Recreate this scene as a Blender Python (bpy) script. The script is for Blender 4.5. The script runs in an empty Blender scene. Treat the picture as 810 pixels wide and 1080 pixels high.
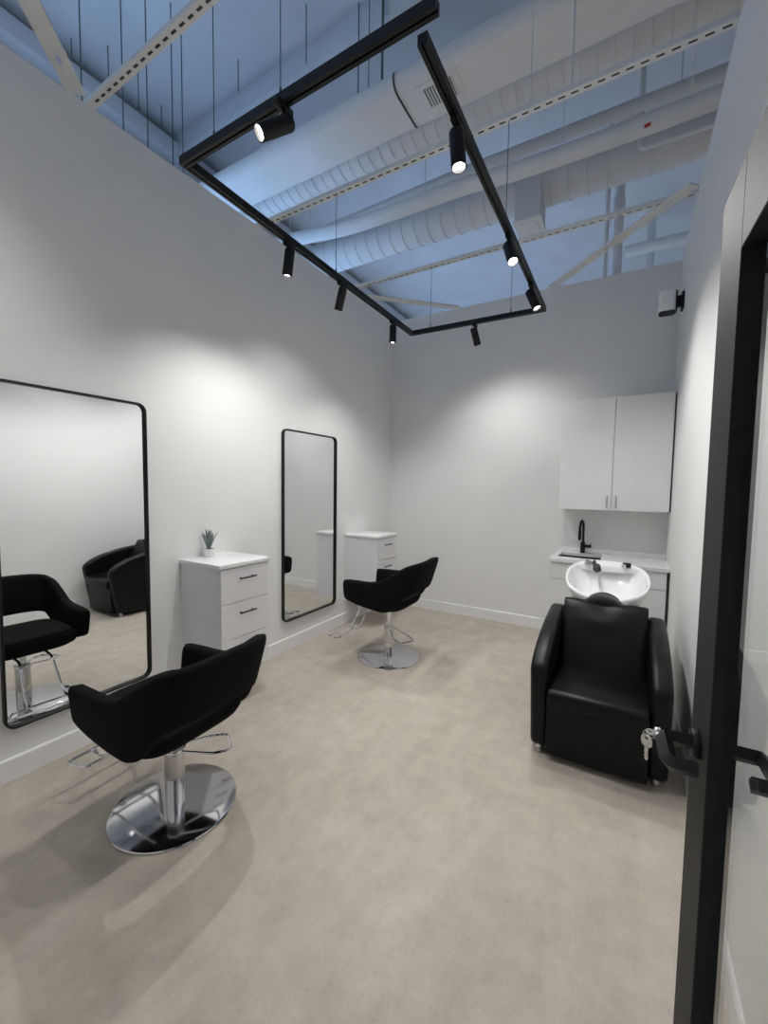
import bpy, bmesh, math, random
from mathutils import Vector, Matrix
random.seed(7)
S = bpy.context.scene
COL = S.collection
PI = math.pi

# ------------------------------------------------------------------ room sizes (metres)
W, D, H = 3.131, 4.909, 3.772        # room width, depth, partition height
DECK = 5.5                            # underside of the roof deck
CAMX = 2.784

# ------------------------------------------------------------------ materials
def newmat(name):
    m = bpy.data.materials.new(name); m.use_nodes = True
    nt = m.node_tree
    b = nt.nodes['Principled BSDF']
    return m, nt, b

def mat(name, col, rough=0.5, metal=0.0, spec=0.5, noise=0.0, nscale=8.0, bump=0.0, bscale=200.0, coat=0.0, aniso=0.0):
    m, nt, b = newmat(name)
    b.inputs['Base Color'].default_value = (*col, 1)
    b.inputs['Roughness'].default_value = rough
    b.inputs['Metallic'].default_value = metal
    b.inputs['Specular IOR Level'].default_value = spec
    b.inputs['Coat Weight'].default_value = coat
    b.inputs['Anisotropic'].default_value = aniso
    tc = nt.nodes.new('ShaderNodeTexCoord')
    if noise > 0:
        n = nt.nodes.new('ShaderNodeTexNoise'); n.inputs['Scale'].default_value = nscale; n.inputs['Detail'].default_value = 4
        r = nt.nodes.new('ShaderNodeValToRGB')
        r.color_ramp.elements[0].position = 0.3; r.color_ramp.elements[1].position = 0.7
        r.color_ramp.elements[0].color = (*[c*(1-noise) for c in col], 1)
        r.color_ramp.elements[1].color = (*[min(1, c*(1+noise)) for c in col], 1)
        nt.links.new(tc.outputs['Object'], n.inputs['Vector'])
        nt.links.new(n.outputs['Fac'], r.inputs['Fac'])
        nt.links.new(r.outputs['Color'], b.inputs['Base Color'])
    if bump > 0:
        n2 = nt.nodes.new('ShaderNodeTexNoise'); n2.inputs['Scale'].default_value = bscale; n2.inputs['Detail'].default_value = 3
        bp = nt.nodes.new('ShaderNodeBump'); bp.inputs['Strength'].default_value = bump; bp.inputs['Distance'].default_value = 0.002
        nt.links.new(tc.outputs['Object'], n2.inputs['Vector'])
        nt.links.new(n2.outputs['Fac'], bp.inputs['Height'])
        nt.links.new(bp.outputs['Normal'], b.inputs['Normal'])
    return m

def emis(name, col, strength):
    m, nt, b = newmat(name)
    b.inputs['Base Color'].default_value = (1, 1, 1, 1)
    b.inputs['Emission Color'].default_value = (*col, 1)
    b.inputs['Emission Strength'].default_value = strength
    return m

def glass_mat(name):
    m = bpy.data.materials.new(name); m.use_nodes = True
    nt = m.node_tree; nt.nodes.clear()
    out = nt.nodes.new('ShaderNodeOutputMaterial'); mx = nt.nodes.new('ShaderNodeMixShader')
    t = nt.nodes.new('ShaderNodeBsdfTransparent'); t.inputs['Color'].default_value = (0.95, 0.97, 0.965, 1)
    g = nt.nodes.new('ShaderNodeBsdfGlossy'); g.inputs['Roughness'].default_value = 0.0
    # Schlick reflectance from the angle between the view and the pane, the same on both faces
    ge = nt.nodes.new('ShaderNodeNewGeometry'); dt = nt.nodes.new('ShaderNodeVectorMath'); dt.operation = 'DOT_PRODUCT'
    nt.links.new(ge.outputs['Normal'], dt.inputs[0]); nt.links.new(ge.outputs['Incoming'], dt.inputs[1])
    def m_(op, a, bv):
        k = nt.nodes.new('ShaderNodeMath'); k.operation = op; nt.links.new(a, k.inputs[0])
        if bv is not None: k.inputs[1].default_value = bv
        return k.outputs[0]
    ab = m_('ABSOLUTE', dt.outputs['Value'], None)
    iv = m_('ADD', m_('MULTIPLY', ab, -1.0), 1.0)
    fr = m_('ADD', m_('MULTIPLY', m_('POWER', iv, 5.0), 0.96), 0.04)
    nt.links.new(fr, mx.inputs[0]); nt.links.new(t.outputs[0], mx.inputs[1]); nt.links.new(g.outputs[0], mx.inputs[2])
    nt.links.new(mx.outputs[0], out.inputs[0])
    return m

def concrete(name):
    m, nt, b = newmat(name)
    tc = nt.nodes.new('ShaderNodeTexCoord')
    def noise(scale, detail, rough=0.6):
        n = nt.nodes.new('ShaderNodeTexNoise'); n.inputs['Scale'].default_value = scale
        n.inputs['Detail'].default_value = detail; n.inputs['Roughness'].default_value = rough
        nt.links.new(tc.outputs['Object'], n.inputs['Vector']); return n
    def ramp(src, stops):
        r = nt.nodes.new('ShaderNodeValToRGB')
        e = r.color_ramp.elements
        e[0].position, e[0].color = stops[0][0], (*stops[0][1], 1)
        e[1].position, e[1].color = stops[-1][0], (*stops[-1][1], 1)
        for p, c in stops[1:-1]:
            k = e.new(p); k.color = (*c, 1)
        nt.links.new(src, r.inputs['Fac']); return r
    def mul(a, c, f=1.0):
        x = nt.nodes.new('ShaderNodeMix'); x.data_type = 'RGBA'; x.blend_type = 'MULTIPLY'
        x.inputs[0].default_value = f
        nt.links.new(a, x.inputs[6]); nt.links.new(c, x.inputs[7]); return x.outputs[2]
    big = ramp(noise(1.1, 6).outputs['Fac'], [(0.3, (0.465, 0.415, 0.352)), (0.5, (0.53, 0.48, 0.41)), (0.72, (0.60, 0.55, 0.478))])
    mid = ramp(noise(7, 8, 0.7).outputs['Fac'], [(0.3, (0.80, 0.80, 0.80)), (0.65, (1, 1, 1))])
    fine = ramp(noise(95, 4, 0.7).outputs['Fac'], [(0.28, (0.62, 0.60, 0.58)), (0.42, (0.97, 0.97, 0.97)), (0.8, (1.0, 1.0, 1.0))])
    c = mul(mul(big.outputs[0], mid.outputs[0]), fine.outputs[0], 0.8)
    # faint drifting trowel streaks
    mp = nt.nodes.new('ShaderNodeMapping'); mp.inputs['Scale'].default_value = (1.6, 0.5, 1); mp.inputs['Rotation'].default_value = (0, 0, 0.7)
    nt.links.new(tc.outputs['Object'], mp.inputs['Vector'])
    st = noise(3.0, 9, 0.75); nt.links.new(mp.outputs[0], st.inputs['Vector'])
    sr = ramp(st.outputs['Fac'], [(0.38, (0.88, 0.86, 0.83)), (0.55, (1, 1, 1))])
    c = mul(c, sr.outputs[0], 0.8)
    nt.links.new(c, b.inputs['Base Color'])
    rr = nt.nodes.new('ShaderNodeMapRange'); rr.inputs[3].default_value = 0.42; rr.inputs[4].default_value = 0.62
    nt.links.new(noise(5, 5).outputs['Fac'], rr.inputs[0]); nt.links.new(rr.outputs[0], b.inputs['Roughness'])
    b.inputs['Specular IOR Level'].default_value = 0.4
    bp = nt.nodes.new('ShaderNodeBump'); bp.inputs['Strength'].default_value = 0.12; bp.inputs['Distance'].default_value = 0.002
    nt.links.new(noise(60, 6, 0.7).outputs['Fac'], bp.inputs['Height']); nt.links.new(bp.outputs[0], b.inputs['Normal'])
    return m

M = {}
M['wall'] = mat('wall_paint', (0.80, 0.80, 0.79), 0.6, noise=0.012, nscale=3, bump=0.05, bscale=150)
M['trim'] = mat('trim_paint', (0.84, 0.84, 0.83), 0.35)
M['deck'] = mat('deck_paint', (0.62, 0.63, 0.65), 0.75, noise=0.05, nscale=2.5)
M['steel_white'] = mat('painted_steel', (0.74, 0.74, 0.73), 0.5, noise=0.02, nscale=6)
M['duct'] = mat('painted_duct', (0.68, 0.675, 0.665), 0.6, noise=0.03, nscale=4)
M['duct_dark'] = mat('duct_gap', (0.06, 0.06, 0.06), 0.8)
M['floor'] = concrete('polished_concrete')
M['outside_floor'] = mat('outside_floor', (0.45, 0.42, 0.38), 0.6)
M['black_metal'] = mat('black_metal', (0.007, 0.007, 0.0075), 0.45, spec=0.3)
M['door_black'] = mat('door_black', (0.010, 0.010, 0.010), 0.58, spec=0.26, noise=0.1, nscale=12)
M['fabric'] = mat('black_fabric', (0.006, 0.006, 0.0065), 0.9, spec=0.12, noise=0.2, nscale=60, bump=0.25, bscale=700)
M['vinyl'] = mat('black_vinyl', (0.0035, 0.0035, 0.0038), 0.36, spec=0.22, bump=0.12, bscale=420)
M['chrome'] = mat('chrome', (0.80, 0.80, 0.81), 0.06, metal=1.0)
M['chrome_soft'] = mat('brushed_steel', (0.62, 0.61, 0.60), 0.28, metal=1.0, aniso=0.4)
M['base_plate'] = mat('polished_plate', (0.62, 0.62, 0.64), 0.10, metal=1.0)
M['mirror'] = mat('mirror_silver', (0.86, 0.88, 0.88), 0.004, metal=1.0)
M['gloss_white'] = mat('gloss_white_laminate', (0.80, 0.80, 0.80), 0.13, coat=0.3)
M['station_white'] = mat('station_white', (0.76, 0.755, 0.765), 0.28)
M['station_top'] = mat('station_top_white', (0.84, 0.84, 0.84), 0.22)
M['gap'] = mat('cabinet_gap', (0.10, 0.10, 0.10), 0.8)
M['counter'] = mat('white_quartz', (0.82, 0.82, 0.81), 0.2, noise=0.03, nscale=30)
M['ceramic'] = mat('white_ceramic', (0.86, 0.86, 0.86), 0.07, coat=0.5)
M['rubber'] = mat('black_rubber', (0.012, 0.012, 0.012), 0.5)
M['bronze'] = mat('dark_pull', (0.06, 0.055, 0.05), 0.3, metal=0.9)
M['nickel'] = mat('brushed_nickel', (0.42, 0.42, 0.41), 0.3, metal=1.0)
M['leaf'] = mat('leaf_grey_green', (0.17, 0.215, 0.195), 0.5, noise=0.35, nscale=40)
M['soil'] = mat('dark_soil', (0.02, 0.016, 0.012), 0.9, noise=0.4, nscale=80)
M['pot'] = mat('white_pot', (0.82, 0.82, 0.81), 0.35)
M['spk_white'] = mat('speaker_white', (0.88, 0.88, 0.86), 0.5)
M['key'] = mat('key_nickel', (0.72, 0.70, 0.66), 0.22, metal=1.0)
M['red'] = mat('red_paint', (0.45, 0.03, 0.03), 0.5)
M['wire'] = mat('grey_wire', (0.10, 0.11, 0.12), 0.5, metal=0.3)
M['glass'] = glass_mat('door_glass')
M['lens'] = emis('lamp_lens', (1.0, 0.97, 0.92), 28.0)

# ------------------------------------------------------------------ mesh helpers
def BM(): return bmesh.new()

def add_loft(bm, rings, cap0=True, cap1=True, closed=True):
    vr = [[bm.verts.new(p) for p in r] for r in rings]
    n = len(rings[0])
    for a, b in zip(vr[:-1], vr[1:]):
        for i in range(n if closed else n-1):
            j = (i+1) % n
            try: bm.faces.new((a[i], a[j], b[j], b[i]))
            except ValueError: pass
    if cap0: bm.faces.new(list(reversed(vr[0])))
    if cap1: bm.faces.new(vr[-1])
    return vr

def merge(bm, tmp):
    me = bpy.data.meshes.new('tmp'); tmp.to_mesh(me); tmp.free()
    bm.from_mesh(me); bpy.data.meshes.remove(me)

def add_box(bm, x0, x1, y0, y1, z0, z1, bev=0.0, seg=2):
    t = bmesh.new()
    bmesh.ops.create_cube(t, size=1)
    for v in t.verts:
        v.co = Vector((x0+(v.co.x+.5)*(x1-x0), y0+(v.co.y+.5)*(y1-y0), z0+(v.co.z+.5)*(z1-z0)))
    if bev > 0:
        bmesh.ops.bevel(t, geom=list(t.edges), offset=bev, segments=seg, affect='EDGES', profile=0.5)
    merge(bm, t)

def add_prism(bm, poly, axis, a0, a1, bev=0.0, seg=2):
    """poly: 2-D outline; axis 0 -> poly is (y,z), 1 -> (x,z), 2 -> (x,y)"""
    def P(p, a):
        if axis == 0: return (a, p[0], p[1])
        if axis == 1: return (p[0], a, p[1])
        return (p[0], p[1], a)
    t = bmesh.new()
    add_loft(t, [[P(p, a0) for p in poly], [P(p, a1) for p in poly]])
    bmesh.ops.recalc_face_normals(t, faces=t.faces)
    if bev > 0:
        caps = [f for f in t.faces if len(f.verts) == len(poly) and len(poly) > 4]
        es = set()
        for f in caps: es.update(f.edges)
        if not es: es = set(t.edges)
        bmesh.ops.bevel(t, geom=list(es), offset=bev, segments=seg, affect='EDGES', profile=0.5)
    merge(bm, t)

def frame_of(d):
    d = d.normalized()
    up = Vector((0, 0, 1)) if abs(d.z) < 0.95 else Vector((0, 1, 0))
    a = d.cross(up).normalized(); b = a.cross(d).normalized()
    return a, b

def add_tube(bm, pts, r, seg=12, closed=False):
    pts = [Vector(p) for p in pts]; n = len(pts)
    rad = r if isinstance(r, (list, tuple)) else [r]*n
    rings = []; pa = None
    for i in range(n):
        if closed: d = pts[(i+1) % n]-pts[i-1]
        elif i == 0: d = pts[1]-pts[0]
        elif i == n-1: d = pts[-1]-pts[-2]
        else: d = (pts[i+1]-pts[i]).normalized()+(pts[i]-pts[i-1]).normalized()
        d.normalize()
        if pa is None: a, b = frame_of(d)
        else:
            a = (pa - d*pa.dot(d))
            if a.length < 1e-5: a, b = frame_of(d)
            a.normalize(); b = a.cross(d).normalized()
        pa = a
        rings.append([pts[i]+a*rad[i]*math.cos(2*PI*k/seg)+b*rad[i]*math.sin(2*PI*k/seg) for k in range(seg)])
    if closed:
        rings.append(rings[0])
        add_loft(bm, rings, False, False)
        bmesh.ops.remove_doubles(bm, verts=bm.verts, dist=1e-5)
    else:
        add_loft(bm, rings)

def rounded(pts, rad, seg=5, closed=False):
    """round the corners of a polyline"""
    pts = [Vector(p) for p in pts]; out = []; n = len(pts)
    for i in range(n):
        if not closed and i in (0, n-1): out.append(pts[i]); continue
        p, a, b = pts[i], pts[i-1], pts[(i+1) % n]
        r = min(rad, (a-p).length*.45, (b-p).length*.45)
        s, e = p+(a-p).normalized()*r, p+(b-p).normalized()*r
        for k in range(seg+1):
            t = k/seg
            out.append((1-t)**2*s+2*t*(1-t)*p+t*t*e)
    return out

def add_cyl(bm, p0, p1, r0, r1=None, seg=24, bev=0.0):
    p0, p1 = Vector(p0), Vector(p1); r1 = r0 if r1 is None else r1
    d = (p1-p0); a, b = frame_of(d); L = d.length; d.normalize()
    prof = [(r0, 0), (r1, L)]
    if bev > 0: prof = [(r0-bev, 0), (r0-bev*.3, bev*.3), (r0, bev), (r1, L-bev), (r1-bev*.3, L-bev*.3), (r1-bev, L)]
    add_loft(bm, [[p0+d*h+(a*math.cos(2*PI*k/seg)+b*math.sin(2*PI*k/seg))*r for k in range(seg)] for r, h in prof])

def add_lathe(bm, prof, c=(0, 0, 0), seg=40, cap0=True, cap1=True):
    add_loft(bm, [[(c[0]+r*math.cos(2*PI*k/seg), c[1]+r*math.sin(2*PI*k/seg), c[2]+z) for k in range(seg)] for r, z in prof], cap0, cap1)

def rrect(w, h, r, n=6, cx=0, cy=0):
    out = []
    for sx, sy, a0 in ((1, 1, 0), (-1, 1, 90), (-1, -1, 180), (1, -1, 270)):
        for k in range(n+1):
            a = math.radians(a0+90*k/n)
            out.append((cx+sx*(w/2-r)+r*math.cos(a), cy+sy*(h/2-r)+r*math.sin(a)))
    return out

def sup(a, e):
    c, s = math.cos(a), math.sin(a)
    return (math.copysign(abs(c)**e, c), math.copysign(abs(s)**e, s))

def catmull(P, n):
    out = []
    for i in range(len(P)-1):
        p0, p1, p2, p3 = P[max(i-1, 0)], P[i], P[i+1], P[min(i+2, len(P)-1)]
        for k in range(n):
            t = k/n
            out.append(tuple(0.5*((2*b)+(-a+c)*t+(2*a-5*b+4*c-d)*t*t+(-a+3*b-3*c+d)*t**3) for a, b, c, d in zip(p0, p1, p2, p3)))
    out.append(tuple(P[-1]))
    return out

MATW = {}
def obj(name, bm, m, parent=None, local=False, smooth=35, fix=True):
    if fix: bmesh.ops.recalc_face_normals(bm, faces=bm.faces)
    if parent is not None and not local:
        bm.transform(MATW[parent.name].inverted())
    me = bpy.data.meshes.new(name); bm.to_mesh(me); bm.free()
    if smooth:
        for p in me.polygons: p.use_smooth = True
        me.set_sharp_from_angle(angle=math.radians(smooth))
    me.materials.append(m)
    o = bpy.data.objects.new(name, me); COL.objects.link(o)
    if parent is not None: o.parent = parent; MATW[o.name] = MATW[parent.name].copy()
    else: MATW[o.name] = Matrix()
    return o

def tag(o, label, cat, group=None, kind=None):
    o['label'] = label
    if cat: o['category'] = cat
    if group: o['group'] = group
    if kind: o['kind'] = kind
    return o

def thing(name, label, cat, loc=(0, 0, 0), rz=0.0, group=None, kind=None):
    o = bpy.data.objects.new(name, None); COL.objects.link(o)
    o.location = loc; o.rotation_euler = (0, 0, rz); o.empty_display_size = 0.1
    MATW[o.name] = Matrix.Translation(loc) @ Matrix.Rotation(rz, 4, 'Z')
    return tag(o, label, cat, group, kind)

def struct(name, bm, m, label, cat='structure', smooth=35):
    o = obj(name, bm, m, smooth=smooth); return tag(o, label, cat, kind='structure')

def dup(root, loc, rz, label):
    r = root.copy(); COL.objects.link(r); r.location = loc; r.rotation_euler = (0, 0, rz); r['label'] = label
    MATW[r.name] = Matrix.Translation(loc) @ Matrix.Rotation(rz, 4, 'Z')
    for ch in list(root.children):
        c = ch.copy(); COL.objects.link(c); c.parent = r
        for g in list(ch.children):
            e = g.copy(); COL.objects.link(e); e.parent = c
    return r

# ------------------------------------------------------------------ camera
cam = bpy.data.cameras.new('camera'); co = bpy.data.objects.new('camera', cam); COL.objects.link(co)
cam.sensor_fit = 'HORIZONTAL'; cam.sensor_width = 36.0; cam.lens = 436.26/810*36.0
cam.clip_start = 0.02; cam.clip_end = 100
R = Vector((0.86152, 0.50753, 0.01397)); U = Vector((-0.0438, 0.04688, 0.99794)); F = Vector((-0.50583, 0.86036, -0.06262))
co.matrix_world = Matrix(((R.x, U.x, -F.x, CAMX), (R.y, U.y, -F.y, 0.0), (R.z, U.z, -F.z, 1.6), (0, 0, 0, 1)))
S.camera = co

# ------------------------------------------------------------------ room shell
T = 0.12
b = BM(); add_box(b, -1.9, 8.0, -3.2, 10.0, -0.15, 0.0); struct('floor', b, M['floor'], 'mottled beige polished concrete floor', 'floor')
b = BM(); add_box(b, -T, 0, -0.14, D+T, 0, H); struct('wall_left', b, M['wall'], 'white partition wall on the left behind the two mirrors', 'wall')
b = BM(); add_box(b, 0, W, D, D+T, 0, H); struct('wall_back', b, M['wall'], 'white partition wall at the back behind the sink', 'wall')
b = BM(); add_box(b, W, W+T, -0.14, D+T, 0, H); struct('wall_right', b, M['wall'], 'white partition wall on the right beside the open door', 'wall')
b = BM()
add_box(b, 0, 1.96, -0.14, 0.0, 0, H); add_box(b, 3.02, W, -0.14, 0.0, 0, H); add_box(b, 1.96, 3.02, -0.14, 0.0, 2.22, H)
struct('wall_front', b, M['wall'], 'white partition wall with the doorway, behind the camera', 'wall')
b = BM(); add_box(b, -2.0, 8.0, -3.2, 10.0, DECK, DECK+0.15)
struct('ceiling', b, M['deck'], 'pale painted roof deck high above the open-topped room', 'ceiling')
b = BM(); add_box(b, -1.98, -1.84, -3.2, 10.0, 0, .5); add_box(b, -1.98, -1.84, -3.2, 10.0, 4.25, DECK)
for yy in (-3.2, -.6, 2.0, 4.6, 7.2, 9.9): add_box(b, -1.98, -1.84, yy, yy+.1, .5, 4.25)
struct('wall_far_left', b, M['deck'], 'pale outer wall with tall windows beyond the left partition', 'wall')
b = BM(); add_box(b, -1.84, 8.0, 9.86, 10.0, 0, DECK); struct('wall_far_back', b, M['deck'], 'pale outer wall far behind the back partition', 'wall')
b = BM(); add_box(b, 7.86, 8.0, -3.2, 9.86, 0, DECK); struct('wall_far_right', b, M['deck'], 'pale outer wall beyond the right partition', 'wall')
b = BM(); add_box(b, -1.84, 8.0, -3.34, -3.2, 0, DECK); struct('wall_far_front', b, M['deck'], 'pale outer wall of the corridor behind the camera', 'wall')
# baseboards with a small eased top
def base_prof(t=0.014, h=0.123): return [(0, 0), (t, 0), (t, h-0.008), (t-0.006, h), (0, h)]
b = BM(); add_prism(b, [(p[0], p[1]) for p in base_prof()], 1, 0.0, D); struct('baseboard_left', b, M['trim'], 'white baseboard along the left wall', 'baseboard')
b = BM(); add_prism(b, [(D-p[0], p[1]) for p in base_prof()], 0, 0.014, 2.15); struct('baseboard_back', b, M['trim'], 'white baseboard along the back wall', 'baseboard')
b = BM(); add_prism(b, [(W-p[0], p[1]) for p in base_prof()], 1, 0.0, 4.28); struct('baseboard_right', b, M['trim'], 'white baseboard along the right wall', 'baseboard')
# storefront door frame
b = BM(); add_box(b, 1.96, 2.01, -0.14, 0.0, 0, 2.22, .003); add_box(b, 2.97, 3.02, -0.14, 0.0, 0, 2.22, .003); add_box(b, 2.01, 2.97, -0.14, 0.0, 2.165, 2.22, .003)
struct('trim_1', b, M['door_black'], 'black metal door frame around the doorway', 'door frame')

# ------------------------------------------------------------------ open glass door
HX, HY, DA = 2.9545, 0.104, math.radians(2.4)
door = thing('door_1', 'open black framed glass door at the right edge, with lever handles', 'door', (HX, HY, 0.0), DA, kind='structure')
# local: +Y from hinge to latch, -X towards the room, thickness 0..+0.038 in x
LW, TH, ST = 0.915, 0.038, 0.145
b = BM(); add_box(b, 0, TH, LW-ST, LW, 0.01, 2.13, .0015, 1); obj('latch_stile', b, M['door_black'], door, True)
b = BM(); add_box(b, 0, TH, 0, ST, 0.01, 2.13, .0015, 1); obj('hinge_stile', b, M['door_black'], door, True)
b = BM(); add_box(b, 0, TH, ST, LW-ST, 1.985, 2.13, .0015, 1); obj('top_rail', b, M['door_black'], door, True)
b = BM(); add_box(b, 0, TH, ST, LW-ST, 0.01, 0.26, .0015, 1); obj('bottom_rail', b, M['door_black'], door, True)
b = BM(); add_box(b, TH/2-.003, TH/2+.003, ST-.006, LW-ST+.006, .254, 1.991); obj('glass_pane', b, M['glass'], door, True, smooth=0)
hy, hz = LW-0.07, 1.125
for s, x0 in ((-1, 0.0), (1, TH)):
    b = BM()
    add_cyl(b, (x0, hy, hz), (x0+s*.012, hy, hz), .027, .026, 28, .002)
    h = obj('lever_handle', b, M['black_metal'], door, True)
    b = BM()
    pts = rounded([(x0+s*.008, hy, hz), (x0+s*.056, hy, hz), (x0+s*.056, hy-.092, hz), (x0+s*.016, hy-.092, hz)], .009, 3)
    sq = BM(); add_tube(sq, pts, .0145, 4)
    bmesh.ops.rotate(sq, cent=(0, 0, 0), matrix=Matrix.Identity(3), verts=sq.verts); merge(b, sq)
    obj('lever_bar', b, M['black_metal'], h, True)
b = BM(); add_cyl(b, (-.060, hy, hz), (-.070, hy, hz), .0125, .0115, 24, .002); obj('lock_cylinder', b, M['key'], door, True)
# keys hanging in the lock
K = Matrix.Translation((HX, HY, 0)) @ Matrix.Rotation(DA, 4, 'Z')
kl = K @ Vector((-.060, hy, hz))
keys = thing('key_set', 'pair of silver keys on a ring, one in the door lever lock and one dangling', 'keys', tuple(kl), DA)
def key_bm(vertical):
    b = BM()
    out = [(x*.011, y*.0125) for x, y in [sup(2*PI*k/24, .8) for k in range(24)]]
    # bow with a hole, and a toothed blade
    hole = [(.0035*math.cos(2*PI*k/24), .0035*math.sin(2*PI*k/24)+.005) for k in range(24)]
    t = .0011
    r0 = [Vector((-t, p[0], p[1])) for p in out]; r1 = [Vector((t, p[0], p[1])) for p in out]
    h0 = [Vector((-t, p[0], p[1])) for p in hole]; h1 = [Vector((t, p[0], p[1])) for p in hole]
    add_loft(b, [h0, r0, r1, h1, h0], False, False)
    bl = [(-.004, -.011), (-.004, -.036), (-.001, -.040), (.003, -.037), (.0015, -.033), (.004, -.030), (.002, -.026), (.004, -.022), (.003, -.018), (.004, -.011)]
    add_loft(b, [[Vector((-t, y, z)) for y, z in bl], [Vector((t, y, z)) for y, z in bl]])
    if not vertical:
        b.transform(Matrix.Rotation(-PI/2, 4, 'Y'))
    return b
k1 = key_bm(False); k1.transform(Matrix.Translation((-.012, 0, 0)) @ Matrix.Scale(1, 4)); obj('key', k1, M['key'], keys, True)
b = BM(); add_tube(b, [(-.019+.009*math.cos(2*PI*k/20), .004, -.008+.009*math.sin(2*PI*k/20)) for k in range(20)], .0009, 6, True); obj('key_ring', b, M['key'], keys, True)
k2 = key_bm(True); k2.transform(Matrix.Translation((-.021, .004, -.0215)) @ Matrix.Rotation(math.radians(55), 4, 'Z')); obj('key', k2, M['key'], keys, True)

# ------------------------------------------------------------------ wall mirrors
def wall_mirror(name, y0, y1, z0, z1, label):
    cy, cz, w, h = (y0+y1)/2, (z0+z1)/2, y1-y0, z1-z0
    t = thing(name, label, 'mirror', (0, cy, z0), 0)
    b = BM()
    def ring(inset, x, r): return [(x, p[0], p[1]) for p in rrect(w-2*inset, h-2*inset, max(r-inset, .004), 8, cy, cz)]
    add_loft(b, [ring(0, 0.0, .055), ring(0, .030, .055), ring(.0015, .032, .055), ring(.0105, .032, .055), ring(.012, .030, .055), ring(.012, 0.0, .055), ring(0, 0.0, .055)], False, False)
    obj('mirror_frame', b, M['black_metal'], t)
    b = BM()
    v = [b.verts.new(p) for p in ring(.0115, .012, .055)]; b.faces.new(v)
    v2 = [b.verts.new((.006, p[1], p[2])) for p in ring(.0115, .012, .055)]; b.faces.new(list(reversed(v2)))
    n = len(v)
    for i in range(n): b.faces.new((v2[i], v2[(i+1) % n], v[(i+1) % n], v[i]))
    obj('mirror_glass', b, M['mirror'], t, smooth=0)
    return t
wall_mirror('wall_mirror', .803, 1.581, .280, 2.116, 'black framed tall mirror with rounded corners at the left edge, nearest the camera')
wall_mirror('wall_mirror', 2.841, 3.656, .287, 2.120, 'black framed tall mirror with rounded corners between the two white drawer cabinets')

# ------------------------------------------------------------------ wall hung drawer stations
def station(y0, y1, label):
    zt, zb, xd = 1.048, .270, .425
    t = thing('drawer_cabinet', label, 'cabinet', (0, (y0+y1)/2, zb), 0, 'wall-hung drawer cabinets along the left wall')
    b = BM(); add_box(b, 0, xd-.004, y0+.008, y1-.008, zb, zt-.032, .0015, 1); obj('body', b, M['station_white'], t)
    b = BM(); add_box(b, 0, .445, y0-.004, y1+.006, zt-.030, zt, .003, 2); obj('cabinet_top', b, M['station_top'], t)
    zs = [(zb+.002, .507), (.511, .764), (.768, zt-.036)]
    for a, c in zs:
        b = BM(); add_box(b, xd-.006, xd+.013, y0+.011, y1-.011, a, c, .0015, 1); dr = obj('drawer', b, M['station_white'], t)
        cy = (y0+y1)/2; hz_ = c-.077
        b = BM()
        add_box(b, xd+.036, xd+.045, cy-.075, cy+.075, hz_-.005, hz_+.005, .001, 1)
        for s in (-.052, .052): add_cyl(b, (xd+.010, cy+s, hz_), (xd+.038, cy+s, hz_), .0045, seg=12)
        obj('drawer_pull', b, M['bronze'], dr)
    return t
station(1.815, 2.265, 'white three-drawer wall cabinet with a potted plant on top, left of the second mirror')
station(3.845, 4.295, 'white three-drawer wall cabinet with an empty top, behind the far salon chair')

# potted plant
px_, py_, pz_ = .075, 2.005, 1.048
pl = thing('potted_plant', 'small grey-green succulent in a white pot on the front drawer cabinet', 'plant', (px_, py_, pz_))
b = BM(); add_lathe(b, [(.030, 0), (.034, .003), (.040, .058), (.041, .062), (.037, .062), (.036, .052)], (px_, py_, pz_), 32, True, False); obj('pot', b, M['pot'], pl)
b = BM(); add_lathe(b, [(.0365, .050), (.025, .054), (.004, .056)], (px_, py_, pz_), 24); obj('soil', b, M['soil'], pl)
for i in range(11):
    a = i*2.39996; inner = i < 4
    lean = .12 if inner else random.uniform(.35, .62); L = random.uniform(.15, .185) if inner else random.uniform(.12, .17); w = .0150 if inner else .0125
    b = BM(); rings = []
    for k in range(9):
        s = k/8; rad = .006+lean*L*s*(0.6+.4*s); z = .053+L*s*(1-.25*lean*s)
        ww = w*(.65+1.2*s*(1-s)*1.3)*(1-s**4)+.0006; th = .0035*(1-s)+.0006
        c = Vector((px_+rad*math.cos(a), py_+rad*math.sin(a), pz_+z)); tv = Vector((-math.sin(a), math.cos(a), 0)); nv = Vector((math.cos(a), math.sin(a), -.3)).normalized()
        rings.append([c-tv*ww, c+nv*th*1.2, c+tv*ww, c-nv*th*.4])
    add_loft(b, rings); obj('leaf', b, M['leaf'], pl)

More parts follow.
